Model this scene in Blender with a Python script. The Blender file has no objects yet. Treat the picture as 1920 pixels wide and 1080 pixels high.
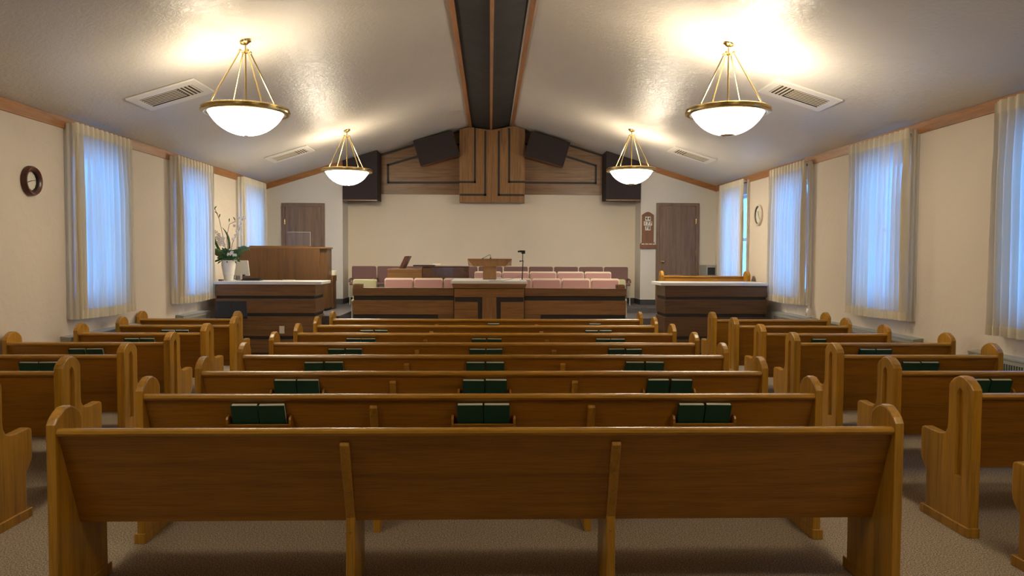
import bpy, bmesh, math, random
from mathutils import Vector, Matrix, Euler
random.seed(7)
S = bpy.context.scene
COL = S.collection

# ------------------------------------------------------------------ camera
F_PX, YAW, PITCH, ROLL = 1430.96, .02886, -.04201, .00405
CAM = Vector((.0367, 0, 1.707))
cd = bpy.data.cameras.new('camera'); cam = bpy.data.objects.new('camera', cd); COL.objects.link(cam)
fwd = Vector((math.sin(YAW)*math.cos(PITCH), math.cos(YAW)*math.cos(PITCH), math.sin(PITCH)))
rt = Vector((math.cos(YAW), -math.sin(YAW), 0)); up = rt.cross(fwd)
r2 = rt*math.cos(ROLL)+up*math.sin(ROLL); u2 = -rt*math.sin(ROLL)+up*math.cos(ROLL)
M = Matrix((r2, u2, -fwd)).transposed().to_4x4(); M.translation = CAM
cam.matrix_world = M
cd.sensor_width = 36; cd.lens = F_PX/1920*36; cd.clip_end = 100; cd.clip_start = .05
S.camera = cam
S.view_settings.view_transform = 'Standard'; S.view_settings.look = 'None'
S.view_settings.gamma = 1; S.view_settings.use_curve_mapping = False
S.view_settings.exposure = 1.2

# ------------------------------------------------------------------ world (daylight outside, bluish against the warm lamps)
W = bpy.data.worlds.new('world'); S.world = W; W.use_nodes = True
bg = W.node_tree.nodes['Background']
bg.inputs[0].default_value = (.07, .31, 1.0, 1); bg.inputs[1].default_value = 3.2

BULB = {'L': 13, 'R': 30}       # watts of the bulbs standing in each bowl
BOWL = {'near': 9.5, 'far': 29, 'rear': 8}                       # glow of the glass bowls
WARM = (1.0, .86, .66)

# ------------------------------------------------------------------ materials
def nm(name):
    m = bpy.data.materials.new(name); m.use_nodes = True
    nt = m.node_tree; b = nt.nodes['Principled BSDF']
    return m, nt, b
def pos(nt, scale):
    g = nt.nodes.new('ShaderNodeNewGeometry'); mp = nt.nodes.new('ShaderNodeMapping')
    mp.inputs['Scale'].default_value = scale
    nt.links.new(g.outputs['Position'], mp.inputs[0]); return mp.outputs[0]
def ramp(nt, fac, stops):
    r = nt.nodes.new('ShaderNodeValToRGB')
    while len(r.color_ramp.elements) < len(stops): r.color_ramp.elements.new(.5)
    for e, (p, c) in zip(r.color_ramp.elements, stops): e.position = p; e.color = (*c, 1)
    nt.links.new(fac, r.inputs[0]); return r.outputs[0]
def noise(nt, vec, scale=1, detail=4, rough=.55, dist=0):
    n = nt.nodes.new('ShaderNodeTexNoise'); n.inputs['Scale'].default_value = scale
    n.inputs['Detail'].default_value = detail; n.inputs['Roughness'].default_value = rough
    n.inputs['Distortion'].default_value = dist
    nt.links.new(vec, n.inputs['Vector']); return n.outputs[0]
def bump(nt, b, h, strength, dist=.01):
    bp = nt.nodes.new('ShaderNodeBump'); bp.inputs['Strength'].default_value = strength
    bp.inputs['Distance'].default_value = dist
    nt.links.new(h, bp.inputs['Height']); nt.links.new(bp.outputs[0], b.inputs['Normal'])
def mul(c, k): return tuple(v*k for v in c)
def wood(name, col, axis, rough=.38, var=.45, coat=.15, fig=1.0):
    m, nt, b = nm(name)
    sc = {'x': (.7, 13, 13), 'y': (13, .7, 13), 'z': (13, 13, .7)}[axis]
    sf = {'x': (5, 150, 150), 'y': (150, 5, 150), 'z': (150, 150, 5)}[axis]
    n1 = noise(nt, pos(nt, sc), 1.0*fig, 3, .5, 1.2); n2 = noise(nt, pos(nt, sf), 1, 2, .6)
    c1 = ramp(nt, n1, [(.25, mul(col, 1-var)), (.5, col), (.75, mul(col, 1+var*.5))])
    mx = nt.nodes.new('ShaderNodeMix'); mx.data_type = 'RGBA'; mx.blend_type = 'MULTIPLY'; mx.inputs[0].default_value = .55
    c2 = ramp(nt, n2, [(.3, (.55, .5, .45)), (.55, (1, 1, 1))])
    nt.links.new(c1, mx.inputs[6]); nt.links.new(c2, mx.inputs[7]); nt.links.new(mx.outputs[2], b.inputs['Base Color'])
    b.inputs['Roughness'].default_value = rough; b.inputs['Coat Weight'].default_value = coat
    b.inputs['Coat Roughness'].default_value = .25
    bump(nt, b, n2, .12, .002); return m
def plain(name, col, rough=.5, metal=0, var=0, nscale=40, bmp=0):
    m, nt, b = nm(name); b.inputs['Base Color'].default_value = (*col, 1)
    b.inputs['Roughness'].default_value = rough; b.inputs['Metallic'].default_value = metal
    n = noise(nt, pos(nt, (1, 1, 1)), nscale, 3)
    if var: nt.links.new(ramp(nt, n, [(.3, mul(col, 1-var)), (.7, mul(col, 1+var))]), b.inputs['Base Color'])
    if bmp: bump(nt, b, n, bmp, .003)
    return m
def plaster(name, col, rough, strength, spec=.5, sc=5):
    m, nt, b = nm(name)
    n = noise(nt, pos(nt, (1, 1, 1)), .6, 2)
    nt.links.new(ramp(nt, n, [(.3, mul(col, .96)), (.7, mul(col, 1.03))]), b.inputs['Base Color'])
    b.inputs['Roughness'].default_value = rough; b.inputs['Specular IOR Level'].default_value = spec
    h = noise(nt, pos(nt, (1, 1, 1)), sc, 6, .62, 1.6); bump(nt, b, ramp(nt, h, [(.42, (0, 0, 0)), (.62, (1, 1, 1))]), strength, .012)
    return m
PEW = (.45, .222, .018); OAK = (.20, .094, .029)
MT = {
 'pew_x': wood('honey wood long grain', mul((.45, .190, .010), .80), 'x', .36, .28),
 'pew_rail': wood('honey wood rail', mul(PEW, 1.0), 'x', .27, .25, .35),
 'pew_z': wood('honey wood upright grain', PEW, 'z', .33, .40, .2),
 'pew_y': wood('honey wood seat', mul(PEW, .8), 'x', .35, .3),
 'oak_x': wood('brown oak long grain', OAK, 'x', .42, .45, .1, 1.4),
 'oak_z': wood('brown oak upright grain', OAK, 'z', .42, .45, .1, 1.4),
 'oak_dk': wood('dark oak long grain', mul(OAK, .62), 'x', .42, .45, .1, 1.4),
 'oak_dz': wood('brown cabinet upright grain', mul(OAK, .62), 'z', .42, .35, .1, 1.2),
 'oak_hi': wood('golden oak', mul((.27, .132, .042), 1), 'z', .4, .4, .1, 1.5),
 'oak_hx': wood('golden oak long grain', mul((.27, .125, .036), 1), 'x', .4, .4, .1, 1.5),
 'trim': wood('crown moulding oak', (.38, .165, .05), 'y', .4, .3),
 'trimx': wood('crown moulding oak across', (.38, .165, .05), 'x', .4, .3),
 'door': wood('walnut stained door', (.20, .125, .078), 'z', .35, .35, .15, 1.2),
 'lect': wood('light oak', (.36, .19, .075), 'z', .4, .3),
 'wall': plaster('cream plaster', (.70, .61, .50), .8, .13, .25, 4),
 'wallw': plaster('white plaster', (.62, .58, .51), .8, .12, .25, 4),
 'ceil': plaster('satin ceiling plaster', (.60, .58, .545), .37, .22, .4, 12),
 'white': plain('white laminate', (.72, .70, .66), .3),
 'black': plain('black plastic', (.012, .012, .013), .4),
 'blackb': plain('charcoal beam fabric', (.020, .020, .018), .8, 0, .3, 3),
 'inlay': plain('dark inlay', (.022, .017, .013), .6),
 'grille': plain('brown grille cloth', (.028, .019, .019), .9, 0, .2, 300, .3),
 'base': plain('charcoal rubber base', (.045, .043, .043), .6),
 'purple': plain('mauve upholstery', (.20, .108, .10), .9, 0, .08, 200, .2),
 'pink': plain('dusty rose upholstery', (.42, .235, .215), .9, 0, .08, 200, .2),
 'olive': plain('pale olive shell', (.40, .38, .23), .5),
 'cream': plain('cream plastic', (.70, .62, .48), .5),
 'green': plain('dark green bookcloth', (.007, .055, .032), .5, 0, .2, 300),
 'page': plain('cream page edges', (.72, .66, .50), .8),
 'metal': plain('grey painted metal', (.33, .33, .29), .45),
 'slot': plain('dark slot', (.02, .02, .022), .7),
 'mblk': plain('blackened metal', (.02, .02, .02), .35, .3),
 'lightm': plain('light painted metal', (.55, .52, .42), .4, .2),
 'mahog': plain('red brown frame', (.085, .028, .016), .3, 0, .25, 12),
 'ivory': plain('ivory face', (.68, .64, .52), .5),
 'vase': plain('white glazed ceramic', (.75, .70, .62), .3),
 'leaf': plain('deep green leaf', (.03, .12, .03), .5, 0, .4, 30),
 'leaf2': plain('olive green leaf', (.09, .16, .06), .5, 0, .3, 30),
 'petal': plain('white petal', (.80, .76, .70), .6),
 'stem': plain('brown stem', (.10, .07, .03), .6),
 'monitor': plain('white computer case', (.62, .60, .55), .35),
 'brownplinth': wood('hymn board wood', (.19, .075, .028), 'z', .4, .3),
}
m, nt, b = nm('polished brass'); b.inputs['Base Color'].default_value = (.62, .47, .20, 1); b.inputs['Metallic'].default_value = 1; b.inputs['Roughness'].default_value = .22
bump(nt, b, noise(nt, pos(nt, (1, 1, 1)), 30), .03); MT['brass'] = m
# carpet
m, nt, b = nm('speckled carpet'); v = noise(nt, pos(nt, (1, 1, 1)), 120, 4, .9)
nt.links.new(ramp(nt, v, [(.40, (.10, .075, .052)), (.49, (.29, .225, .16)), (.60, (.66, .54, .40))]), b.inputs['Base Color'])
b.inputs['Roughness'].default_value = 1; b.inputs['Specular IOR Level'].default_value = .05; bump(nt, b, v, .25, .01); MT['carpet'] = m
m, nt, b = nm('grey stage carpet'); v = noise(nt, pos(nt, (1, 1, 1)), 60, 2, .8)
nt.links.new(ramp(nt, v, [(.36, (.06, .053, .055)), (.62, (.15, .135, .135))]), b.inputs['Base Color'])
b.inputs['Roughness'].default_value = 1; b.inputs['Specular IOR Level'].default_value = .05; MT['stage'] = m
# glowing bowl
m, nt, b = nm('lit alabaster glass'); b.inputs['Base Color'].default_value = (.9, .85, .75, 1); b.inputs['Roughness'].default_value = .3
n = noise(nt, pos(nt, (1, 1, 1)), 9, 3, .5, 1); nt.links.new(ramp(nt, n, [(.3, (1, .87, .66)), (.7, (1, .92, .74))]), b.inputs['Emission Color'])
for w_, st_ in BOWL.items():
    mb = m.copy(); mb.name = 'lit alabaster glass '+w_; mb.node_tree.nodes['Principled BSDF'].inputs['Emission Strength'].default_value = st_; MT['bowl_'+w_] = mb
m, nt, b = nm('added glow-blocking liner'); b.inputs['Base Color'].default_value = (.8, .74, .62, 1); b.inputs['Emission Color'].default_value = (1, .88, .68, 1); b.inputs['Emission Strength'].default_value = 1.6; MT['liner'] = m  # dim surface for the liner added inside each bowl
# glass
m, nt, b = nm('window glass'); b.inputs['Base Color'].default_value = (1, 1, 1, 1); b.inputs['Roughness'].default_value = 0
out = nt.nodes['Material Output']; tr = nt.nodes.new('ShaderNodeBsdfTransparent'); gl = nt.nodes.new('ShaderNodeBsdfGlossy'); gl.inputs['Roughness'].default_value = .05
mx = nt.nodes.new('ShaderNodeMixShader'); mx.inputs[0].default_value = .07
nt.links.new(tr.outputs[0], mx.inputs[1]); nt.links.new(gl.outputs[0], mx.inputs[2]); nt.links.new(mx.outputs[0], out.inputs[0]); MT['glass'] = m
m2 = m.copy(); m2.name = 'clear acrylic'; MT['acryl'] = m2
for n_ in m2.node_tree.nodes:
    if n_.type == 'MIX_SHADER': n_.inputs[0].default_value = .06
    if n_.type == 'BSDF_GLOSSY': n_.inputs['Roughness'].default_value = .3
# curtains
def cloth(name, tcol, dcol, ft, fs):
    m, nt, b = nm(name); nt.nodes.remove(b); out = nt.nodes['Material Output']
    d = nt.nodes.new('ShaderNodeBsdfDiffuse'); d.inputs[0].default_value = (*dcol, 1)
    t = nt.nodes.new('ShaderNodeBsdfTranslucent'); t.inputs[0].default_value = (*tcol, 1)
    s = nt.nodes.new('ShaderNodeBsdfTransparent'); s.inputs[0].default_value = (1, .97, .90, 1)
    a = nt.nodes.new('ShaderNodeMixShader')
    g_ = noise(nt, pos(nt, (0, 17, .25)), 1, 2, .5); gr = nt.nodes.new('ShaderNodeMapRange')
    gr.inputs[1].default_value = .35; gr.inputs[2].default_value = .65; gr.inputs[3].default_value = ft*.55; gr.inputs[4].default_value = ft*1.2
    nt.links.new(g_, gr.inputs[0]); nt.links.new(gr.outputs[0], a.inputs[0])
    nt.links.new(d.outputs[0], a.inputs[1]); nt.links.new(t.outputs[0], a.inputs[2])
    c = nt.nodes.new('ShaderNodeMixShader')
    w = noise(nt, pos(nt, (60, 60, 3)), 6, 2)
    mr = nt.nodes.new('ShaderNodeMapRange'); mr.inputs[3].default_value = fs*.8; mr.inputs[4].default_value = fs*1.2
    nt.links.new(w, mr.inputs[0]); nt.links.new(mr.outputs[0], c.inputs[0])
    nt.links.new(a.outputs[0], c.inputs[1]); nt.links.new(s.outputs[0], c.inputs[2]); nt.links.new(c.outputs[0], out.inputs[0]); return m
MT['sheer'] = cloth('sheer ivory curtain', (.80, .74, .62), (.82, .74, .56), .50, .10)
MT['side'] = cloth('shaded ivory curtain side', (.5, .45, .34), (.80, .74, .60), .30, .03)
MT['dense'] = cloth('doubled ivory curtain', (.6, .52, .38), (.84, .75, .56), .22, .0)

# ------------------------------------------------------------------ mesh helpers
def box(bm, x0, x1, y0, y1, z0, z1, mtx=None):
    r = bmesh.ops.create_cube(bm, size=1)
    for v in r['verts']:
        v.co = Vector((x0+(x1-x0)*(v.co.x+.5), y0+(y1-y0)*(v.co.y+.5), z0+(z1-z0)*(v.co.z+.5)))
        if mtx is not None: v.co = mtx @ v.co
    return r['verts']
def prism(bm, pts, axis, a, b, mtx=None):
    """polygon pts in the two other axes (in x,y,z order) extruded along axis a..b"""
    def mk(p, t):
        c = {'x': (t, p[0], p[1]), 'y': (p[0], t, p[1]), 'z': (p[0], p[1], t)}[axis]
        c = Vector(c); return mtx @ c if mtx is not None else c
    A = [bm.verts.new(mk(p, a)) for p in pts]; B = [bm.verts.new(mk(p, b)) for p in pts]
    fs = [bm.faces.new(A), bm.faces.new(list(reversed(B)))]
    n = len(pts)
    for i in range(n): fs.append(bm.faces.new((A[i], B[i], B[(i+1) % n], A[(i+1) % n])))
    return fs
def tube(bm, pts, r, seg=8, cap=True):
    pts = [Vector(p) for p in pts]; rings = []
    rr = r if isinstance(r, (list, tuple)) else [r]*len(pts)
    ref = None
    for i, p in enumerate(pts):
        t = (pts[min(i+1, len(pts)-1)]-pts[max(i-1, 0)]).normalized()
        if ref is None: ref = t.orthogonal().normalized()
        u = (ref - t*ref.dot(t)).normalized(); w = t.cross(u); ref = u
        rings.append([bm.verts.new(p+(u*math.cos(2*math.pi*k/seg)+w*math.sin(2*math.pi*k/seg))*rr[i]) for k in range(seg)])
    for a, b in zip(rings, rings[1:]):
        for k in range(seg): bm.faces.new((a[k], a[(k+1) % seg], b[(k+1) % seg], b[k]))
    if cap: bm.faces.new(list(reversed(rings[0]))); bm.faces.new(rings[-1])
def lathe(bm, prof, c=(0, 0, 0), seg=48, axis='z', closed=False):
    rings = []
    for r, h in prof:
        ring = []
        for k in range(seg):
            a = 2*math.pi*k/seg; x, y = r*math.cos(a), r*math.sin(a)
            p = {'z': (x, y, h), 'x': (h, x, y), 'y': (x, h, y)}[axis]
            ring.append(bm.verts.new(Vector(c)+Vector(p)))
        rings.append(ring)
    prs = list(zip(rings, rings[1:]))+([(rings[-1], rings[0])] if closed else [])
    for a, b in prs:
        for k in range(seg): bm.faces.new((a[k], a[(k+1) % seg], b[(k+1) % seg], b[k]))
    return rings
def ball(bm, c, r, sx=1, sy=1, sz=1, seg=12):
    q = bmesh.ops.create_uvsphere(bm, u_segments=seg, v_segments=max(6, seg//2), radius=r)
    for v in q['verts']: v.co = Vector((v.co.x*sx+c[0], v.co.y*sy+c[1], v.co.z*sz+c[2]))
def NB(): return bmesh.new()
def link(name, me, mat, parent=None):
    o = bpy.data.objects.new(name, me); COL.objects.link(o)
    if mat is not None and not me.materials: me.materials.append(mat)
    if parent: o.parent = parent
    return o
def obj(name, bm, mat, parent=None, local=False, bev=0, smooth=False, seg=2):
    """one mesh object; world coordinates in bm unless local"""
    bmesh.ops.remove_doubles(bm, verts=bm.verts, dist=1e-6)
    bmesh.ops.recalc_face_normals(bm, faces=bm.faces)
    off = Vector((0, 0, 0))
    if not local:
        if parent: 
            p = parent
            while p: off += p.location; p = p.parent
        else:
            xs = [v.co for v in bm.verts]
            off = Vector(((min(c.x for c in xs)+max(c.x for c in xs))/2, (min(c.y for c in xs)+max(c.y for c in xs))/2, min(c.z for c in xs)))
        bmesh.ops.translate(bm, verts=bm.verts, vec=-off)
    me = bpy.data.meshes.new(name); bm.to_mesh(me); bm.free()
    if smooth:
        for p in me.polygons: p.use_smooth = True
    o = link(name, me, MT[mat] if isinstance(mat, str) else mat, parent)
    if not local and not parent: o.location = off
    if smooth and bev == 0 and smooth != 'all':
        md = o.modifiers.new('edge', 'EDGE_SPLIT'); md.split_angle = math.radians(40)
    if bev:
        md = o.modifiers.new('bevel', 'BEVEL'); md.width = bev; md.segments = seg; md.limit_method = 'ANGLE'; md.angle_limit = math.radians(35)
        md.harden_normals = False
    return o
def thing(name, label, cat, loc=(0, 0, 0), rz=0, group=None, kind=None):
    o = bpy.data.objects.new(name, None); COL.objects.link(o); o.empty_display_size = .1
    o.location = loc; o.rotation_euler = (0, 0, rz)
    return tag(o, label, cat, group, kind)
def tag(o, label=None, cat=None, group=None, kind=None):
    if label: o['label'] = label
    if cat: o['category'] = cat
    if group: o['group'] = group
    if kind: o['kind'] = kind
    return o
def struct(name, bm, mat, parent=None, **k):
    o = obj(name, bm, mat, parent, **k)
    if not parent: o['kind'] = 'structure'
    return o
def dup(root, loc, rz=None, label=None, group=None, skip=()):
    r = root.copy(); COL.objects.link(r); r.location = loc
    if rz is not None: r.rotation_euler = (0, 0, rz)
    if label: r['label'] = label
    if group: r['group'] = group
    for ch in list(root.children):
        if ch.name.split('.')[0] in skip: continue
        c = ch.copy(); COL.objects.link(c); c.parent = r
        for g in list(ch.children):
            d = g.copy(); COL.objects.link(d); d.parent = c
    return r
def boolcut(o, cutter):
    md = o.modifiers.new('cut', 'BOOLEAN'); md.object = cutter; md.operation = 'DIFFERENCE'; md.solver = 'EXACT'
    dg = bpy.context.evaluated_depsgraph_get(); me = bpy.data.meshes.new_from_object(o.evaluated_get(dg))
    o.modifiers.clear(); old = o.data; o.data = me; bpy.data.meshes.remove(old)
    bpy.data.objects.remove(cutter)

# ------------------------------------------------------------------ room shell
XL, XR, YB, YD, YR = -4.53, 4.73, -7.0, 15.8, 16.4        # left, right, wall behind the viewer, door wall, recess wall
SL, SR, ZL, ZR = .3065, .3055, 3.162, 3.172
XC = (ZR-ZL+SR*XR+SL*XL)/(SL+SR) if False else .085
def zc(x): return ZL+(x-XL)*SL if x < XC else ZR+(XR-x)*SR
bm = NB(); box(bm, XL-.3, XR+.3, YB-.2, YR+.3, -.2, 0); struct('floor', bm, 'carpet')
bm = NB(); zt = zc(XC-.0001)
prism(bm, [(XL-.3, ZL-.3*SL), (XC, zt), (XR+.3, ZR-.3*SR), (XR+.3, ZR+.3), (XC, zt+.3), (XL-.3, ZL+.3)], 'y', YB-.2, YR+.3)
struct('ceiling', bm, 'ceil')
# windows: curtain start, curtain end along the wall
WL = [(8.35, 9.62), (11.02, 12.42), (13.88, 15.28)]
WR = [(5.50, 6.82), (8.27, 9.64), (11.00, 12.42), (13.72, 15.12)]
WZ0, WZ1 = 1.17, 2.86
def wall_with_windows(name, xin, side, wins):
    x0, x1 = (xin-.25, xin) if side < 0 else (xin, xin+.25)
    top = (ZL if side < 0 else ZR)+.02
    bm = NB(); ys = [YB]
    for a, b in wins: ys += [a+.17, b-.19]
    ys.append(YR+.2)
    for i in range(0, len(ys), 2): box(bm, x0, x1, ys[i], ys[i+1], 0, top)
    for a, b in wins:
        box(bm, x0, x1, a+.17, b-.19, 0, WZ0); box(bm, x0, x1, a+.17, b-.19, WZ1, top)
    struct(name, bm, 'wall')
wall_with_windows('wall_left', XL, -1, WL); wall_with_windows('wall_right', XR, 1, WR)
bm = NB(); prism(bm, [(XL-.25, 0), (XR+.25, 0), (XR+.25, ZR), (XC, zt+.1), (XL-.25, ZL)], 'y', YB-.2, YB); struct('wall_back', bm, 'wall')
bm = NB(); prism(bm, [(-3.1, .5), (3.3, .5), (3.3, zc(3.3)+.02), (XC, zt+.02), (-3.1, zc(-3.1)+.02)], 'y', YR, YR+.2); struct('wall_front', bm, 'wall')
bm = NB(); prism(bm, [(XL, .6), (-2.99, .6), (-2.99, zc(-2.99)+.02), (XL, ZL+.02)], 'y', YD, YR); struct('wall_front_left', bm, 'wallw')
bm = NB(); prism(bm, [(3.16, .6), (XR, .6), (XR, ZR+.02), (3.16, zc(3.16)+.02)], 'y', YD, YR); struct('wall_front_right', bm, 'wallw')
# crown trims
T = .115
bm = NB(); box(bm, XL, XL+.022, YB, YD, ZL-T, ZL+.003); struct('trim_1', bm, 'trim', bev=.003)
bm = NB(); box(bm, XR-.022, XR, YB, YD, ZR-T, ZR+.003); struct('trim_2', bm, 'trim', bev=.003)
bm = NB(); prism(bm, [(XL, ZL-T), (-2.99, zc(-2.99)-T), (-2.99, zc(-2.99)), (XL, ZL)], 'y', YD-.022, YD); struct('trim_3', bm, 'trimx')
bm = NB(); prism(bm, [(3.16, zc(3.16)-T), (XR, ZR-T), (XR, ZR), (3.16, zc(3.16))], 'y', YD-.022, YD); struct('trim_4', bm, 'trimx')
# stage platforms, three carpeted levels
bm = NB(); prism(bm, [(XL, 12.98), (-2.80, 12.98), (-2.80, 12.76), (-2.47, 12.76), (-2.47, 13.85), (-2.2, 15.3), (2.45, 15.3), (2.6, 14.9), (XR, 14.9), (XR, YD), (3.16, YD), (3.16, YR), (-2.99, YR), (-2.99, YD), (XL, YD)], 'z', 0, .70)
struct('floor_upper_stage', bm, 'stage', bev=.01)
bm = NB(); prism(bm, [(-2.47, 13.85), (-2.30, 14.10), (2.3, 14.10), (2.5, 13.6), (XR, 13.6), (XR, 14.9), (2.6, 14.9), (2.45, 15.3), (-2.2, 15.3)], 'z', 0, .60)
struct('floor_middle_stage', bm, 'stage', bev=.01)
bm = NB(); prism(bm, [(-2.10, 12.1), (2.18, 12.1), (2.4, 12.45), (2.88, 12.98), (XR, 12.98), (XR, 13.6), (2.5, 13.6), (2.3, 14.10), (-2.30, 14.10), (-2.47, 13.85), (-2.47, 12.76)], 'z', 0, .48)
struct('floor_lower_stage', bm, 'stage', bev=.01)
# charcoal baseboards on the stage
bm = NB(); box(bm, XL, -2.99+.012, YD-.012, YD, .70, .81); box(bm, -2.99, -2.978, YD-.012, YR, .70, .81); struct('baseboard_left', bm, 'base')
bm = NB(); box(bm, 3.16-.012, XR, YD-.012, YD, .70, .81); box(bm, 3.148, 3.16, YD-.012, YR, .70, .81); struct('baseboard_right', bm, 'base')
bm = NB(); box(bm, -2.978, 3.148, YR-.012, YR, .70, .81); struct('baseboard_front', bm, 'base')

# windows
def window(n, xin, side, a, b):
    y0, y1 = a+.17, b-.19; xo = xin+side*.16
    e = thing('window_%d' % n, None, None, (xo, (y0+y1)/2, WZ0), kind='structure')
    fr = NB(); w = .05; zs = (WZ0+WZ1)/2+.02
    for (p, q, r, s) in ((y0, y0+w, WZ0, WZ1), (y1-w, y1, WZ0, WZ1), (y0+w, y1-w, WZ0, WZ0+w), (y0+w, y1-w, WZ1-w, WZ1)): box(fr, xo-.04, xo+.04, p, q, r, s)
    obj('window_frame', fr, 'white', e, bev=.003)
    sb = NB(); box(sb, xo-.03, xo+.03, y0+w, y1-w, zs-.03, zs+.03); obj('meeting_rail', sb, 'white', e, bev=.003)
    for i, (r, s) in enumerate(((WZ0+w, zs-.03), (zs+.03, WZ1-w))):
        g = NB(); box(g, xo-.004, xo+.004, y0+w, y1-w, r, s); obj('pane', g, 'glass', e)
    sl = NB(); box(sl, *sorted((xin+side*.14, xin+side*.002)), y0+.002, y1-.002, WZ0, WZ0+.02); obj('window_sill', sl, 'white', e)
k = 1
for a, b in WL: window(k, XL, -1, a, b); k += 1
for a, b in WR: window(k, XR, 1, a, b); k += 1

# doors
def door(n, x0, x1, ztop, hinge_left):
    e = thing('door_%d' % n, None, None, ((x0+x1)/2, YD-.02, .70), kind='structure')
    c = NB(); w = .07; y0, y1 = YD-.03, YD
    box(c, x0, x0+w, y0, y1, .70, ztop); box(c, x1-w, x1, y0, y1, .70, ztop); box(c, x0+w, x1-w, y0, y1, ztop-w, ztop)
    obj('door_frame', c, 'door', e, bev=.005)
    l = NB(); box(l, x0+w+.006, x1-w-.006, YD-.016, YD-.001, .71, ztop-w-.006); obj('door_leaf', l, 'door', e, bev=.003)
    hx = x0+w if hinge_left else x1-w
    for hz in (ztop-.38, ztop-1.02, ztop-1.75):
        h = NB(); tube(h, [(hx, YD-.032, hz-.05), (hx, YD-.032, hz+.05)], .009, 8); obj('hinge', h, 'brass', e)
    kx = x1-w-.07 if hinge_left else x0+w+.07
    h = NB(); lathe(h, [(.001, -.075), (.022, -.072), (.030, -.055), (.022, -.040), (.011, -.034), (.011, -.024), (.030, -.018), (.030, -.012)], (kx, YD-.002, 1.60), 20, 'y'); obj('door_knob', h, 'brass', e, smooth=True)
door(1, -4.23, -3.35, 2.77, True); door(2, 3.48, 4.38, 2.815, False)

# ------------------------------------------------------------------ ridge beam
e = thing('ceiling_beam', 'black V-shaped ridge beam with oak strips running down the ceiling centre', 'beam', (.05, 6.2, 4.2))
BL, BR, BC = -.355, .465, .05
bm = NB(); prism(bm, [(BL, zc(BL)), (BC, 4.345), (BR, zc(BR)), (BC, zt-.003)], 'y', YB, YR-.02); obj('beam_cover', bm, 'blackb', e)
bm = NB(); box(bm, BC-.022, BC+.022, YB, YR-.02, 4.325, 4.365); obj('centre_strip', bm, 'trim', e, bev=.003)
for xa, xb in ((BL-.055, BL), (BR, BR+.055)):
    bm = NB(); prism(bm, [(xa, zc(xa)-.04), (xb, zc(xb)-.04), (xb, zc(xb)), (xa, zc(xa))], 'y', YB, YR-.02); obj('edge_strip', bm, 'trim', e)

# ------------------------------------------------------------------ curtains
def curtain(xin, side, a, b, label, gap, seed):
    rnd = random.Random(seed)
    xf = xin-side*.13; zt_, zb = 3.105, 1.0
    e = thing('curtain', label, 'curtain', (xf, (a+b)/2, zb), group=None)
    N = 220; L = b-a
    ph = [rnd.uniform(0, 6.28) for _ in range(4)]
    def sheet(z0, z1, nz, dx, y0=a, y1=b):
        bm = NB(); g = []
        for j in range(nz+1):
            z = z0+(z1-z0)*j/nz; t = (zt_-z)/(zt_-zb); row = []
            for i in range(N+1):
                s = i/N; y = y0+(y1-y0)*s; q = (y-a)/L
                k1 = 12*2*math.pi*q; amp = .017+.016*min(1, t*3)
                wv = math.sin(k1+1.2*math.sin(2*math.pi*2*q+ph[0])*min(1, t*4)+.3*math.sin(9*q+ph[2]))
                if t < .06: wv = math.copysign(abs(wv)**.5, wv)
                wv2 = .35*math.sin(37*q*2+ph[1]+2*t)*min(1, t*2.5)
                x = xf+dx-side*amp*(wv+wv2*.8)
                row.append(bm.verts.new((x, y+.006*math.sin(k1*.5+ph[3])*t, z+(-.008*math.sin(5*q+ph[1]) if j == 0 and z0 == zb else 0))))
            g.append(row)
        for j in range(nz):
            for i in range(N): bm.faces.new((g[j][i], g[j][i+1], g[j+1][i+1], g[j+1][i]))
        return bm
    obj('curtain_panel', sheet(zb, zt_, 24, 0), 'sheer', e, smooth='all')
    obj('curtain_header', sheet(zt_-.10, zt_+.012, 3, -side*.004), 'dense', e, smooth='all')
    obj('curtain_hem', sheet(zb, zb+.10, 2, -side*.004), 'dense', e, smooth='all')
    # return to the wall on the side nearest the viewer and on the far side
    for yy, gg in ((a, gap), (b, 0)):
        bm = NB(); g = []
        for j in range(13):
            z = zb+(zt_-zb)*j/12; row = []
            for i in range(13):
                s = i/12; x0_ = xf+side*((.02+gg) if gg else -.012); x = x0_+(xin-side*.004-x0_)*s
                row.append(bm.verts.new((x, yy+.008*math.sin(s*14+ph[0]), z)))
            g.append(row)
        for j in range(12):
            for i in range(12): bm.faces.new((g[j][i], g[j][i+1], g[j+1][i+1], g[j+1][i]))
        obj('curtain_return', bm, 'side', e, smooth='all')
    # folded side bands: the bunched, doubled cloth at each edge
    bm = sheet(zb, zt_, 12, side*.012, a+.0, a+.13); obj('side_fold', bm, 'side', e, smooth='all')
    bm = NB(); tube(bm, [(xf+side*.03, a, zt_-.03), (xf+side*.03, b, zt_-.03)], .012, 8)
    for yy in (a+.02, b-.02): tube(bm, [(xf+side*.03, yy, zt_-.03), (xin-side*.002, yy, zt_-.03)], .008, 6)
    obj('curtain_rod', bm, 'white', e)
names = ['second farthest along', 'farthest along']
curtain(XL, -1, *WL[0], 'tall sheer ivory curtain on left wall beside the round wooden clock', 0, 1)
curtain(XL, -1, *WL[1], 'sheer ivory curtain on left wall, middle one, just before the flower vase', 0, 2)
curtain(XL, -1, *WL[2], 'sheer ivory curtain on left wall nearest the corner behind the piano cabinet', 0, 3)
curtain(XR, 1, *WR[0], 'sheer ivory curtain on right wall cut off by the right edge of the photo', 0, 4)
curtain(XR, 1, *WR[1], 'large sheer ivory curtain on right wall, second nearest the camera', .012, 5)
curtain(XR, 1, *WR[2], 'sheer ivory curtain on right wall beside the cream clock, above the sanitizer bottle', .015, 6)
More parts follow.
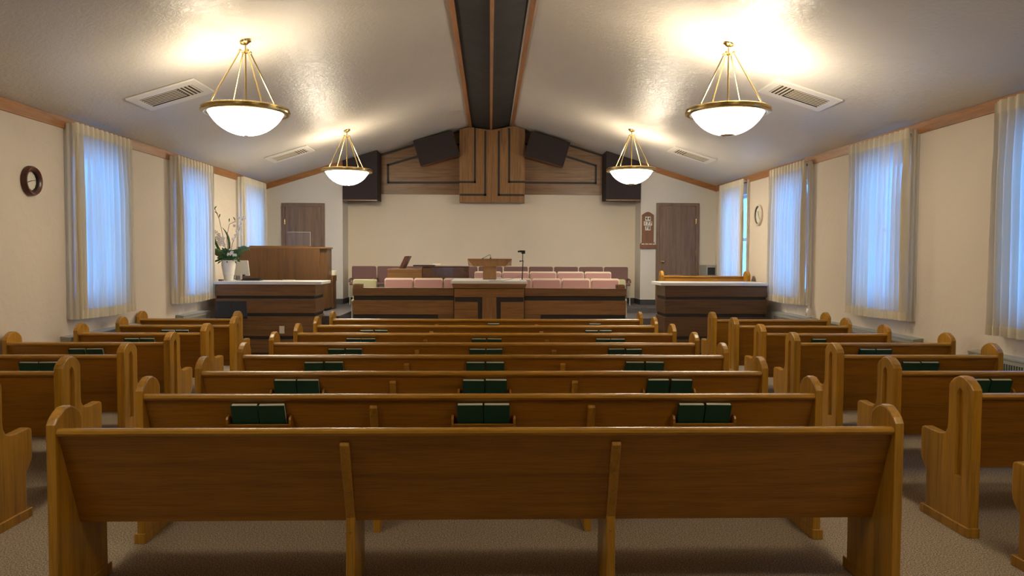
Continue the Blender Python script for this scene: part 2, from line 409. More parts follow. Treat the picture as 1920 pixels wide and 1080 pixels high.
curtain(XR, 1, *WR[3], 'sheer ivory curtain in the far right corner with bright daylight gap', .055, 7)

# ------------------------------------------------------------------ pendants
def pendant(x, y, z0, label, side, where='near'):
    zt_ = zc(x)
    e = thing('pendant_lamp', label, 'lamp', (x, y, zt_), group=None)
    n = Vector((-SL if side == 'L' else SR, 0, 1)).normalized()
    bm = NB(); lathe(bm, [(0.001, -.035), (.03, -.034), (.055, -.02), (.06, 0), (.001, .0)], (0, 0, 0), 32)
    rot = Vector((0, 0, 1)).rotation_difference(n).to_matrix()
    for v in bm.verts: v.co = rot@v.co+Vector((x, y, zt_-.002))
    obj('canopy', bm, 'brass', e, smooth=True)
    hz = zt_-.115
    bm = NB(); tube(bm, [(x, y, hz-.01), (x, y, zt_-.03)], .008, 8)
    lathe(bm, [(.001, -.012), (.022, -.01), (.026, 0), (.02, .012), (.001, .014)], (x, y, hz), 20)
    for ang in (50, 130, 230, 310):
        c, s = math.cos(math.radians(ang)), math.sin(math.radians(ang))
        tube(bm, [(x, y, hz), (x+.05*c, y+.05*s, hz+.004)], .007, 6); ball(bm, (x+.058*c, y+.058*s, hz+.012), .014)
    obj('hub', bm, 'brass', e, smooth=True)
    for ang in (50, 130, 230, 310):
        c, s = math.cos(math.radians(ang)), math.sin(math.radians(ang)); bm = NB()
        tube(bm, [(x+.058*c, y+.058*s, hz+.005), (x+.385*c, y+.385*s, z0+.03)], .0075, 8); obj('rod', bm, 'brass', e, smooth=True)
    bm = NB(); tube(bm, [(x, y, hz), (x, y, z0-.02)], .009, 8); obj('stem', bm, 'brass', e, smooth=True)
    bm = NB(); lathe(bm, [(.352, -.012), (.372, -.026), (.405, -.026), (.425, -.016), (.428, -.002), (.414, .004), (.414, .010), (.422, .014), (.422, .026), (.408, .036), (.385, .038), (.372, .030), (.355, .012)], (x, y, z0), 72, 'z', True)
    obj('rim', bm, 'brass', e, smooth=True)
    Rs = (.36**2+.225**2)/(2*.225); a0 = math.asin(.36/Rs)
    prof = [(.366, 0)]+[(Rs*math.sin(a0*(1-t/16)), -.012-(Rs*math.cos(a0*(1-t/16))-Rs*math.cos(a0))) for t in range(0, 16)]+[(.004, -.237)]
    bm = NB(); lathe(bm, prof, (x, y, z0), 72)
    obj('glass_bowl', bm, 'bowl_'+where, e, smooth=True)
    bm = NB(); lathe(bm, [(r*.965, h+(.012 if h < -.02 else 0)) for r, h in prof], (x, y, z0), 72)
    obj('glow_blocking_liner', bm, 'liner', e, smooth=True)  # added, not a lamp part: blocks the bowl's upward glow on the ceiling
    bm = NB(); cr = .024 if side == 'L' else .075
    lathe(bm, [(.001, -.244), (cr*.7, -.242), (cr, -.232), (cr*.7, -.228), (.001, -.228)], (x, y, z0), 32)
    obj('bottom_cap', bm, 'brass', e, smooth=True)
    wall = 180 if side == 'L' else 0
    for i, ang in enumerate((wall, wall+120, wall+240)):
        bm = NB(); rb_ = .19 if i == 0 else .10; cx, cy = x+rb_*math.cos(math.radians(ang)), y+rb_*math.sin(math.radians(ang))
        tube(bm, [(x, y, z0-.03), (cx, cy, z0-.05)], .006, 6); lathe(bm, [(.001, -.06), (.02, -.058), (.02, -.02), (.001, -.018)], (cx, cy, z0), 12)
        obj('lamp_socket', bm, 'cream', e)
        ld = bpy.data.lights.new('bulb', 'POINT'); ld.energy = BULB[side]*(.64 if i == 0 else .18)*({'L': .8, 'R': .38}[side] if where == 'far' else 1); ld.color = WARM; ld.shadow_soft_size = .035
        lo = bpy.data.objects.new('bulb', ld); COL.objects.link(lo); lo.location = Vector((cx, cy, z0+.03))-e.location; lo.parent = e
for y, ly, ry, w in ((7.72, 7.70, 7.75, 'near'), (13.05, 13.05, 13.05, 'far')):
    pendant(-2.385, ly, 3.125, 'brass and white glass bowl pendant on the left, %s one' % ('nearer, larger-looking' if w == 'near' else 'farther, near the dark corner speaker'), 'L', w)
    pendant(2.445, ry, 3.175, 'brass and white glass bowl pendant on the right, %s one' % ('nearer, larger-looking' if w == 'near' else 'farther, near the dark corner speaker'), 'R', w)
for y in (2.4,):
    for x, sd in ((-2.385, 'L'), (2.445, 'R')):
        pendant(x, y, 3.15, '%s hand brass and glass bowl pendant over the rear pews, above the frame' % ('left' if x < 0 else 'right'), sd, 'rear')

# ------------------------------------------------------------------ ceiling vents
def vent(x, y, side, label):
    ang = math.atan(SL)*(-1 if side < 0 else 1)
    # local frame: X along the slope, Z out of the ceiling (downwards into room = -Z)
    e = thing('ceiling_vent', label, 'vent', (x, y, zc(x)-.004)); e.rotation_euler = (0, ang, 0)
    l, w = .378, .31; s = 1 if side > 0 else -1
    il, iw = l-.085, w-.13
    def bx(bm, *a): box(bm, *a)
    bm = NB()
    for sx in (-1, 1): prism(bm, [(sx*l, -w), (sx*l, w), (sx*il, iw), (sx*il, -iw)], 'z', -.022, -.001)
    for sy in (-1, 1): prism(bm, [(-l, sy*w), (l, sy*w), (il, sy*iw), (-il, sy*iw)], 'z', -.022, -.001)
    obj('vent_frame', bm, 'white', e, local=True, bev=.003)
    bm = NB(); box(bm, -il, il, -iw, iw, -.019, -.001); obj('duct_shade_slab', bm, 'slot', e, local=True)  # dark slab nearly flush with the frame, its colour stands in for duct shade
    hi = -s  # ridge end
    xs = (-il, il-.17) if hi > 0 else (-il+.17, il)
    for i in range(6):
        yy = -iw+.03+i*(2*iw-.04)/6
        bm = NB(); box(bm, xs[0], xs[1], yy-.009, yy+.009, -.0225, -.0192); obj('louvre', bm, 'cream', e, local=True)
    for i in range(4):
        xx = (xs[1]+.03+i*.042) if hi > 0 else (xs[0]-.03-i*.042)
        bm = NB(); box(bm, xx-.008, xx+.008, -iw, iw, -.0228, -.0192); obj('louvre', bm, 'cream', e, local=True)
vent(-3.487, 8.62, -1, 'white rectangular ceiling vent on the left slope, nearer one by the larger-looking lamp')
vent(-3.475, 13.58, -1, 'white rectangular ceiling vent on the left slope, farther small one')
vent(3.52, 8.60, 1, 'white rectangular ceiling vent on the right slope, nearer one by the larger-looking lamp')
vent(3.60, 13.52, 1, 'white rectangular ceiling vent on the right slope, farther small one')

# ------------------------------------------------------------------ pews
def yb(z): return .02+(.86-z)*.375          # rear face of the reclined backrest
def panel_profile():
    return [(0, 0), (0, .905), (.020, .932), (.055, .957), (.095, .975), (.140, .975), (.185, .957), (.222, .930), (.240, .900),
            (.240, .665), (.246, .625), (.266, .596), (.300, .580), (.345, .574), (.420, .577), (.500, .582), (.528, .572), (.536, .552), (.536, .395), (.530, .368), (.500, .325), (.474, .300), (.468, .280), (.468, 0)]
PANELS = {}
def panel_mesh(side, th):
    """end panel, thickness th, with a pointed groove carved in its outer face; outer face at x=side*0, body towards -side"""
    if (side, th) in PANELS: return PANELS[(side, th)]
    bm = NB(); a, b = (0, -side*th)
    prism(bm, panel_profile(), 'x', a, b); bmesh.ops.recalc_face_normals(bm, faces=bm.faces)
    sharp = [ed for ed in bm.edges if len(ed.link_faces) == 2 and any(abs(f.normal.x) > .9 for f in ed.link_faces) and not all(abs(f.normal.x) > .9 for f in ed.link_faces)]
    bmesh.ops.bevel(bm, geom=sharp, offset=.009, segments=2, affect='EDGES', profile=.6)
    o = obj('tmp_panel', bm, 'pew_z', local=True)
    c = NB(); pts = [(.085, .345), (.160, .345), (.160, .855), (.150, .880), (.1225, .905), (.095, .880), (.085, .855)]
    inn = [(.1225+(p[0]-.1225)*.74, .34+(p[1]-.34)*.985+.005) for p in pts]
    # tapered cutter gives the groove sloping cheeks
    A = [c.verts.new((side*.006, *p)) for p in pts]; B = [c.verts.new((-side*.022, *p)) for p in inn]
    c.faces.new(A); c.faces.new(list(reversed(B)))
    for i in range(len(pts)): c.faces.new((A[i], B[i], B[(i+1) % len(pts)], A[(i+1) % len(pts)]))
    co = obj('tmp_cut', c, None, local=True)
    bpy.context.view_layer.update(); boolcut(o, co); me = o.data; bpy.data.objects.remove(o); me.name = 'pew_end_panel'
    if not me.materials: me.materials.append(MT['pew_z'])
    pb = NB(); box(pb, *sorted((side*.014, -side*(th+.004))), -.008, .503, 0, .06)
    bmesh.ops.bevel(pb, geom=list(pb.edges), offset=.003, segments=1, affect='EDGES')
    pm = bpy.data.meshes.new('plinth'); pb.to_mesh(pm); pb.free(); pm.materials.append(MT['pew_z'])
    PANELS[(side, th)] = (me, pm); return PANELS[(side, th)]
RIM = [(0, 0)]
def rack_mesh(w):
    bm = NB(); th = math.atan(.375)
    # local u (down the backrest), v (outward/rear): point = base + u*d + v*n
    def P(u, v): return (.02+math.sin(th)*u-math.cos(th)*v, .86-math.cos(th)*u-math.sin(th)*v)
    prism(bm, [P(.146, .050), P(.146, .060), P(.25, .060), P(.25, .050)], 'x', -w/2, w/2)
    prism(bm, [P(.238, .001), P(.238, .050), P(.25, .050), P(.25, .001)], 'x', -w/2, w/2)
    for s in (-1, 1):
        prism(bm, [P(.12, .001), P(.108, .012), P(.106, .032), P(.118, .050), P(.145, .060), P(.25, .060), P(.25, .001)], 'x', s*w/2, s*(w/2+.014))
    return bm, P
_, RP = rack_mesh(.355); _.free()
def make_pew(W, th_l, th_r, supports, racks, label, group):
    """origin on the floor, x centre, y = rear edge; W = clear width between the end panels"""
    e = thing('pew', label, 'pew', (0, 0, 0), group=group)
    for s, th in ((-1, th_l), (1, th_r)):
        pm, bmsh = panel_mesh(s, th)
        p = link('end_panel', pm, None, e); p.location = (s*(W/2+th), 0, 0)
        q = link('plinth', bmsh, None, p)
    bm = NB(); h = W/2
    prof = [(.020, .845), (.008, .852), (.002, .864), (.006, .877), (.018, .884), (.040, .884), (.052, .876), (.056, .862), (.050, .848), (.040, .845)]
    prism(bm, prof, 'x', -h+.001, h-.001); obj('top_rail', bm, 'pew_rail', e, local=True, smooth=True)
    bm = NB(); prism(bm, [(yb(.855), .855), (yb(.855)+.022, .855), (yb(.38)+.022, .384), (yb(.38), .378)], 'x', -h, h); obj('backrest', bm, 'pew_x', e, local=True)
    bm = NB(); prism(bm, [(.20, .400), (.20, .422), (.35, .428), (.48, .446), (.502, .436), (.500, .418), (.47, .410)], 'x', -h, h); obj('seat', bm, 'pew_y', e, local=True, bev=.003)
    for sx in supports:
        bm = NB(); t = .0225
        prism(bm, [(yb(.81), .81), (yb(.81)-.010, .817), (yb(.81)-.022, .80), (yb(.4)-.022, .40), (.168, .35), (.158, 0), (.47, 0), (.47, .30), (.45, .40), (yb(.42), .40)], 'x', sx-t, sx+t)
        sp = obj('support', bm, 'pew_z', e, local=True, bev=.005)
        for z in (.77, .55, .33):
            yy = yb(z)-.022 if z > .4 else .166
            bm = NB(); ball(bm, (sx, yy, z), .006, 1, .6, 1, 8); obj('screw', bm, 'brass', sp, local=True)
    for rx in racks:
        bm, P = rack_mesh(.355)
        for v in bm.verts: v.co.x += rx
        obj('book_rack', bm, 'pew_x', e, local=True, bev=.002)
    return e
ROWN = ['rearmost', 'second from the back', 'third from the back', 'fourth from the back', 'fifth from the back', 'sixth from the back', 'seventh from the back', 'foremost']
Z0, DY = 3.60, .9
CX = .0; WC = 3.99
def rowy(i): return Z0+DY*i
RK = (-1.33, 0, 1.33)
c_proto = make_pew(WC, .046, .046, (-.655, .648), RK, 'x', 'centre pews')
first = make_pew(WC, .046, .046, (-.655, .648), (), 'long honey wood pew in the centre block, rearmost row, no book racks', 'centre pews')
first.location = (CX, rowy(0), 0)
XOFF = [0, .0, .0, .0, .0, .0, .0, .0]
for i in range(1, 8):
    lb = 'long honey wood pew in the centre block, row %s' % ROWN[i]
    if i == 1: c_proto.location = (CX, rowy(i), 0); c_proto['label'] = lb
    else: dup(c_proto, (CX, rowy(i), 0), None, lb)
# side pews: inner faces of aisle panel and wall panel
L_long, L_short = None, None
protos = {}
def side_pew(side, i, xa, xw, tilt=0):
    """xa outer (aisle) face, xw outer (wall) face"""
    ta, tw = .062, .046
    key = (side, round(abs(xa-xw), 2))
    x0, x1 = min(xa, xw), max(xa, xw); tl, tr = (tw, ta) if side < 0 else (ta, tw)
    Wd = (x1-x0)-tl-tr; cx = (x0+tl+x1-tr)/2
    lb = 'short honey wood pew in the %s block, row %s' % ('left' if side < 0 else 'right', ROWN[i])
    if key not in protos:
        p = make_pew(Wd, tl, tr, (), (0.0,), lb, '%s side pews' % ('left' if side < 0 else 'right'))
        protos[key] = p; p.location = (cx, rowy(i), 0); 
    else: p = dup(protos[key], (cx, rowy(i), 0), None, lb)
    return cx
for i in range(1, 8):
    xa = -2.955 if i < 7 else -3.22
    xw = -4.50 if i in (4, 7) else -4.33
    side_pew(-1, i, xa, xw)
for i in range(0, 8):
    xw = 4.53 if i in (4, 7) else 4.38
    side_pew(1, i, 2.955, xw)

# ------------------------------------------------------------------ hymnals
def make_book():
    e = thing('hymnal', 'x', 'book', (0, 0, 0), group='green hymnals in the pew racks')
    w, h, t = .153, .205, .034
    # local: x width, z up the book, y thickness (0 = against backrest, -t = toward viewer)
    bm = NB(); box(bm, -w/2, w/2, -t, -t+.003, 0, h); box(bm, -w/2, w/2, -.003, 0, 0, h); box(bm, -w/2, -w/2+.003, -t+.003, -.003, 0, h)
    obj('cover', bm, 'green', e, local=True)
    bm = NB(); box(bm, -w/2+.0035, w/2-.003, -t+.0035, -.0035, .003, h-.003); obj('pages', bm, 'page', e, local=True)
    return e
book0 = [make_book()]
TH = math.atan(.375)
def put_book(px, py, pz, rack_x, s, dz, ry, label):
    # rack foot in pew coordinates
    y, z = RP(.236, .004)
    loc = (px+rack_x+s*.0795, py+y, pz+z+.0+dz)
    if book0: b = book0.pop(); b['label'] = label; make = b; put_book.p = b
    else: make = dup(put_book.p, loc, None, label)
    make.location = loc; make.rotation_euler = (TH, ry, 0)
rb = random.Random(3)
def rack_books(px, i, rack_x, where, which=(-1, 1), dz=0):
    for s in which:
        q = 'left' if s < 0 else 'right'
        if len(which) == 1: q = 'single'
        put_book(px, rowy(i), 0, rack_x, s*(1+rb.uniform(-.02, .06)), dz+rb.uniform(0, .003), rb.uniform(-.012, .012),
                 '%s green hymnal, %s, %s row' % (q, where, ROWN[i]))
for i in range(1, 8):
    for rx, nme in zip(RK, ('left rack', 'middle rack', 'right rack')):
        if i == 6 and rx == 0: continue
        if i == 7 and rx < 0: continue
        w = (-1, 1) if i < 7 else ((1,) if rx > 0 else (1,))
        rack_books(CX, i, rx, 'centre block %s' % nme, w)
lc = lambda xa, xw, side: None
for i, w in ((3, (-1, 1)), (4, (-1, 1)), (5, (-1, 1)), (6, (-1, 1))):
    cx = (-2.955-.062 + (-4.50 if i == 4 else -4.33)+.046)/2
    rack_books(cx, i, 0, 'left block pew rack', w)
for i, w in ((2, (-1, 1)), (3, (-1, 1)), (4, (-1, 1)), (5, (-1,))):
    cx = (2.955+.062 + (4.53 if i == 4 else 4.38)-.046)/2
    rack_books(cx, i, 0, 'right block pew rack', w)

# ------------------------------------------------------------------ stage counters
def counter(x0, x1, label, slab, mat, whitex):
    y0, y1 = 12.30, 12.96
    e = thing('counter', label, 'counter', ((x0+x1)/2, (y0+y1)/2, 0))
    bm = NB(); box(bm, x0+.02, x1-.02, y0+.02, y1, 0, 1.235); obj('core', bm, 'inlay', e)
    for z0, z1 in ((1.052, 1.235), (.775, 1.006), (.405, .722), (.135, .352)):
        bm = NB(); box(bm, x0, x1, y0, y1, z0, z1); obj('front_board', bm, mat, e, bev=.006)
    bm = NB(); box(bm, *whitex, y0-.04, y1+.03, 1.236, 1.283); obj('countertop', bm, 'white', e, bev=.004)
    return e
cl = counter(-4.35, -2.76, 'oak panelled counter with white top at front left, under the flower vase', 0, 'oak_x', (-4.358, -2.66))
cr = counter(2.88, 4.555, 'dark oak panelled counter with white top at front right', 0, 'oak_dk', (2.80, 4.556))
bm = NB(); box(bm, -3.335, -3.255, 12.287, 12.299, .45, .57); tag(obj('blank_plate', bm, 'cream', cl, bev=.003), None)

# ------------------------------------------------------------------ choir rail
e = thing('choir_rail', 'long low oak panelled rail in front of the choir seats', 'partition', (.04, 12.03, 0))
ends = (-2.11, 2.19)
for xa, xb in ((ends[0]+.01, -.53), (.58, ends[1]-.01)):
    bm = NB(); box(bm, xa, xb, 12.02, 12.09, 0, 1.17); obj('core', bm, 'inlay', e)
for (xa, xb, sd) in ((ends[0], -.53, -1), (.58, ends[1], 1)):
    bm = NB(); box(bm, xa, xb, 11.985, 12.10, 1.075, 1.20); obj('top_board', bm, 'oak_x', e, bev=.006)
    bm = NB(); box(bm, xa, xb, 12.0, 12.10, .780, 1.005); obj('front_board', bm, 'oak_hx', e, bev=.006)
    # lower board with an L-shaped end beside the pulpit
    if sd < 0: bm = NB(); box(bm, -.78, xb, 12.0, 12.10, 0, .779); box(bm, xa, -.80, 12.0, 12.10, .10, .715)
    else: bm = NB(); box(bm, xa, .84, 12.0, 12.10, 0, .779); box(bm, .86, xb, 12.0, 12.10, .10, .715)
    obj('lower_board', bm, 'oak_x', e, bev=.006)
for xx, yy, w, lb in ((-2.03, 12.25, .15, 'small wooden box at the left end of the choir rail'), (2.10, 12.25, .14, 'small wooden box at the right end of the choir rail')):
    t = thing('wooden_box', lb, 'box', (xx, yy-.19, 1.20))
    bm = NB(); a = .012
    x0, x1, y0, y1 = xx-w/2, xx+w/2, 12.0, 12.09
    box(bm, x0, x1, y0, y0+a, 1.20, 1.245); box(bm, x0, x1, y1-a, y1, 1.20, 1.26); box(bm, x0, x0+a, y0+a, y1-a, 1.20, 1.255); box(bm, x1-a, x1, y0+a, y1-a, 1.20, 1.255)
    obj('box_sides', bm, 'oak_hi', t, bev=.002)
    bm = NB(); box(bm, x0+a, x1-a, y0+a, y1-a, 1.20, 1.206); obj('box_bottom', bm, 'oak_hi', t)

# ------------------------------------------------------------------ pulpit
e = thing('pulpit', 'oak pulpit table with white top and dark inlaid T pattern', 'pulpit', (.025, 12.5, 0))
px0, px1, y0, y1 = -.52, .57, 11.93, 13.15
bm = NB(); box(bm, px0+.01, px1-.01, y0+.02, y1, 0, 1.20); obj('core', bm, 'inlay', e)
bm = NB(); box(bm, px0, px1, y0, y0+.03, 1.06, 1.20); obj('top_board', bm, 'oak_hx', e, bev=.004)
bm = NB(); box(bm, -.085, .14, y0, y0+.03, 0, 1.06); obj('centre_board', bm, 'oak_hi', e, bev=.004)
bm = NB(); box(bm, px0, -.15, y0, y0+.03, 0, .985); obj('left_board', bm, 'oak_hx', e, bev=.004)
bm = NB(); box(bm, .205, px1, y0, y0+.03, 0, .985); obj('right_board', bm, 'oak_hx', e, bev=.004)
for xa in (px0-.005, px1-.025):
    bm = NB(); box(bm, xa, xa+.03, y0+.032, y1, 0, 1.20); obj('side_board', bm, 'oak_x', e)
bm = NB(); prism(bm, [(px0-.04, 1.272), (px0-.015, 1.205), (px1+.015, 1.205), (px1+.04, 1.272)], 'y', y0-.04, y1+.02); obj('cornice', bm, 'oak_hx', e)
bm = NB(); box(bm, px0-.055, px1+.05, y0-.05, y1+.03, 1.273, 1.315); obj('pulpit_top', bm, 'white', e, bev=.004)
# lectern on the pulpit
e = thing('lectern', 'light oak reading lectern standing on the white pulpit top', 'lectern', (.03, 12.7, 1.315))
bm = NB(); box(bm, -.08, .14, 12.60, 12.80, 1.3155, 1.60); obj('lectern_column', bm, 'lect', e, bev=.006)
bm = NB()
# trough-shaped body under the reading board
f0 = [(-.235, 1.535), (.285, 1.535), (.39, 1.645), (-.325, 1.645)]
A = [bm.verts.new((x, 12.52, z)) for x, z in f0]; Bv = [bm.verts.new((x, 12.86, z-(.10 if z > 1.6 else 0))) for x, z in f0]
bm.faces.new(A); bm.faces.new(list(reversed(Bv)))
for i in range(4): bm.faces.new((A[i], Bv[i], Bv[(i+1) % 4], A[(i+1) % 4]))
obj('reading_desk', bm, 'lect', e, bev=.004)
bm = NB(); P_ = [(-.33, 12.51, 1.646), (.395, 12.51, 1.646), (.395, 12.88, 1.540), (-.33, 12.88, 1.540)]
A = [bm.verts.new(p) for p in P_]; Bv = [bm.verts.new((p[0], p[1], p[2]+.016)) for p in P_]
bm.faces.new(A); bm.faces.new(Bv)
for i in range(4): bm.faces.new((A[i], A[(i+1) % 4], Bv[(i+1) % 4], Bv[i]))
obj('desk_board', bm, 'lect', e, bev=.003)
e = thing('gooseneck_microphone', 'black gooseneck microphone on the lectern', 'microphone', (.045, 12.6, 1.65))
bm = NB(); lathe(bm, [(.001, .03), (.012, .028), (.014, .01), (.018, 0), (.001, -.012)], (.045, 12.60, 1.648), 16); obj('microphone_base', bm, 'mblk', e)
bm = NB(); tube(bm, [(.045, 12.6, 1.668), (.046, 12.6, 1.70), (.040, 12.62, 1.722), (.022, 12.64, 1.722), (-.03, 12.68, 1.694), (-.085, 12.72, 1.662)], .004, 6); obj('gooseneck', bm, 'mblk', e, smooth=True)
bm = NB(); tube(bm, [(-.075, 12.713, 1.667), (-.11, 12.735, 1.648)], .009, 8); obj('microphone_head', bm, 'mblk', e)
# camera on a pole
e = thing('camera_stand', 'small black video camera on a thin black pole at the pulpit corner', 'camera', (.575, 12.4, 1.316))
bm = NB(); box(bm, .52, .60, 12.32, 12.46, 1.3155, 1.323); obj('clamp_base', bm, 'lightm', e, bev=.003)
bm = NB(); tube(bm, [(.560, 12.4, 1.323), (.572, 12.4, 1.625)], [.010, .007], 8); obj('lower_pole', bm, 'mblk', e)
bm = NB(); tube(bm, [(.530, 12.4, 1.622), (.582, 12.4, 1.625)], .007, 8); ball(bm, (.527, 12.4, 1.622), .013); ball(bm, (.572, 12.4, 1.625), .011); obj('pole_joint', bm, 'mblk', e)
bm = NB(); tube(bm, [(.564, 12.4, 1.625), (.568, 12.4, 1.745)], .006, 8); obj('upper_pole', bm, 'mblk', e)
bm = NB(); box(bm, .508, .605, 12.36, 12.43, 1.765, 1.797, Matrix.Identity(4)); box(bm, .545, .605, 12.37, 12.42, 1.742, 1.766); tube(bm, [(.485, 12.395, 1.778), (.509, 12.395, 1.780)], .014, 10); obj('camera_body', bm, 'mblk', e, bev=.003)
bm = NB(); tube(bm, [(.555, 12.36, 1.40), (.48, 12.2, 1.375), (.38, 12.05, 1.345), (.25, 11.95, 1.321), (.12, 11.90, 1.319), (.02, 11.885, 1.317)], .0028, 6); obj('cable', bm, 'mblk', e)
bm = NB(); box(bm, .15, .23, 12.85, 12.95, 1.3155, 1.34); tag(obj('folded_tissue', bm, 'white', bev=.006), 'small white folded cloth on the pulpit top right of the lectern', 'cloth')

# ------------------------------------------------------------------ choir chairs
def make_chair(pad, label, cat_group, h=.79, w=.505, shell='cream', arms=True, depth=.46, edge=.006):
    """origin floor, y=0 back plane, seat towards -y (facing the congregation)"""
    e = thing('choir_chair', label, 'chair', (0, 0, 0), group=cat_group)
    hw = w/2
    def rr(x0, x1, z0, z1, r, n=4):
        pts = []
        for cx, cz, a0 in ((x1-r, z0+r, -90), (x1-r, z1-r, 0), (x0+r, z1-r, 90), (x0+r, z0+r, 180)):
            for k in range(n+1): a = math.radians(a0+90*k/n); pts.append((cx+r*math.cos(a), cz+r*math.sin(a)))
        return pts
    bm = NB(); prism(bm, rr(-hw+edge/2, hw-edge/2, .40, h-edge, .03), 'y', -.045, -.012); obj('back_pad', bm, pad, e, local=True, bev=.008)
    bm = NB(); prism(bm, rr(-hw-.001, hw+.001, .38, h, .035), 'y', -.011, .018); obj('back_shell', bm, shell, e, local=True, bev=.004)
    bm = NB(); box(bm, -hw+.02, hw-.02, -depth, -.05, .40, .455); obj('seat', bm, pad, e, local=True, bev=.02)
    for sx in (-1, 1):
        for yy in (-depth+.04, -.03):
            bm = NB(); tube(bm, [(sx*(hw-.03), yy, 0), (sx*(hw-.03), yy, .40)], .011, 8); obj('leg', bm, 'lightm', e, local=True)
    if arms:
        for sx in (-1, 1):
            bm = NB(); x = sx*(hw-.012)
            prism(bm, [(-.046, .545), (-.30, .535), (-.36, .52), (-.385, .48), (-.385, .456), (-.35, .456), (-.33, .495), (-.28, .505), (-.046, .51)], 'x', x-.018, x+.018)
            obj('armrest', bm, pad, e, local=True, bev=.006)
    return e
c1 = None
ordn = ['first', 'second', 'third', 'fourth', 'fifth', 'sixth', 'seventh', 'eighth', 'ninth', 'tenth', 'eleventh']
k = 0
for i in range(11):
    x = -2.585+i*.527
    lb = 'mauve choir chair against the front wall, %s from the left' % ordn[i]
    if i == 10: lb = 'mauve choir chair against the front wall, rightmost'
    if c1 is None: c1 = make_chair('purple', lb, 'back row of mauve choir chairs'); c1.location = (x, 16.0, .70)
    else: dup(c1, (x, 16.0, .70), None, lb)
c2 = None
for i in range(5):
    x = -.005+i*.528
    lb = 'dusty rose choir chair in the middle row, %s from the left' % ordn[i]
    if c2 is None: c2 = make_chair('pink', lb, 'middle row of rose choir chairs', .81, .51, 'cream', False, .42, .024); c2.location = (x, 14.6, .60)
    else: dup(c2, (x, 14.6, .60), None, lb)
c3 = None
for i in range(8):
    x = -1.585+i*.5265
    lb = 'dusty rose choir chair in the front row behind the rail, %s from the left' % ordn[i]
    loc = (x, 13.66, .48)
    if abs(x-.03) < .3 : pass
    if c3 is None: c3 = make_chair('pink', lb, 'front row of rose choir chairs', .825, .512, 'cream', False, .42, .024); c3.location = loc
    else: dup(c3, loc, None, lb)
g = make_chair('olive', 'pale olive choir chair at the left end of the front row', 'olive choir chairs', .80, .43, 'olive', False, .32); g.location = (-2.18, 14.08, .48)
g.location = (-2.20, 13.72, .48)
dup(g, (2.33, 14.07, .48), None, 'pale olive choir chair half hidden at the right end of the front row')

# ------------------------------------------------------------------ grand piano
e = thing('grand_piano', 'brown baby grand piano on the left among the choir seats', 'piano', (-1.1, 14.65, .60))
plan = [(-1.90, 14.16), (-1.22, 14.16), (-1.05, 14.20), (-.86, 14.32), (-.66, 14.45), (-.46, 14.56), (-.37, 14.70), (-.37, 14.90), (-.47, 15.08), (-.70, 15.16), (-1.90, 15.16)]
pl = [(x, y) for x, y in plan]
bm = NB(); prism(bm, pl[1:-1]+[(-1.22, 15.16)], 'z', 1.18, 1.485); obj('case', bm, wood('glossy piano wood', (.10, .045, .02), 'x', .12, .3, .6), e, bev=.01)
bm = NB(); box(bm, -1.86, -1.221, 14.16, 15.16, 1.14, 1.46); obj('key_block', bm, 'oak_x', e, bev=.008)
bm = NB(); cxp, cyp = -1.1, 14.65; prism(bm, [(cxp+(x-cxp)*1.02, cyp+(y-cyp)*1.02) for x, y in pl[1:-1]+[(-1.22, 15.16)]], 'z', 1.486, 1.506); obj('lid', bm, 'mahog', e, bev=.004)
for lx, ly in ((-1.7, 14.3), (-1.7, 15.0), (-.62, 14.85)):
    bm = NB(); tube(bm, [(lx, ly, .60), (lx, ly, 1.17)], [.03, .055], 12); obj('leg', bm, 'mahog', e, smooth=True)
bm = NB(); prism(bm, [(-1.68, 1.462), (-1.60, 1.462), (-1.49, 1.695), (-1.53, 1.70), (-1.575, 1.69)], 'y', 14.45, 14.95); obj('music_desk', bm, 'mahog', e, bev=.005)
bm = NB(); box(bm, -1.40, -1.00, 14.3, 14.6, 1.5065, 1.53); tag(obj('closed_folder', bm, 'black', bev=.004), 'black folder lying on the brown grand piano lid', 'folder')
bm = NB(); box(bm, -1.04, -.90, 14.36, 14.5, 1.53+.001, 1.556); tag(obj('paper_stack', bm, 'page', bev=.003), 'small pale stack of papers on the grand piano', 'paper')

# ------------------------------------------------------------------ organ console / upright with back to the room
e = thing('upright_piano', 'tall brown upright piano cabinet with its back to the room behind left counter', 'piano', (-3.75, 14.1, .70))
bm = NB(); box(bm, -4.46, -3.02, 13.80, 13.84, .70, 1.82); obj('back_panel', bm, 'oak_dz', e, bev=.003)
bm = NB(); box(bm, -4.30, -2.90, 13.842, 14.25, .74, 1.82); obj('case', bm, 'oak_dz', e, bev=.004)
bm = NB(); box(bm, -4.30, -2.88, 13.80, 14.27, 1.822, 1.85); box(bm, -4.47, -4.30, 13.79, 13.86, 1.822, 1.85); obj('cabinet_lid', bm, 'oak_x', e, bev=.004)
bm = NB(); box(bm, -4.29, -3.30, 13.86, 14.2, 1.851, 1.872); obj('lid_flap', bm, 'oak_x', e, bev=.004)
bm = NB(); box(bm, -4.30, -2.88, 14.252, 14.60, 1.22, 1.33); obj('key_bed', bm, 'oak_x', e, bev=.004)
bm = NB(); prism(bm, [(14.255, .72), (14.58, .72), (14.58, 1.219), (14.255, 1.219)], 'x', -2.94, -2.885); obj('key_cheek', bm, 'oak_dz', e)
bm = NB(); box(bm, -2.94, -2.85, 14.26, 14.45, 1.331, 1.42); tag(obj('paper_box', bm, 'cream', bev=.004), 'small white box at the right end of the upright piano keys', 'box')
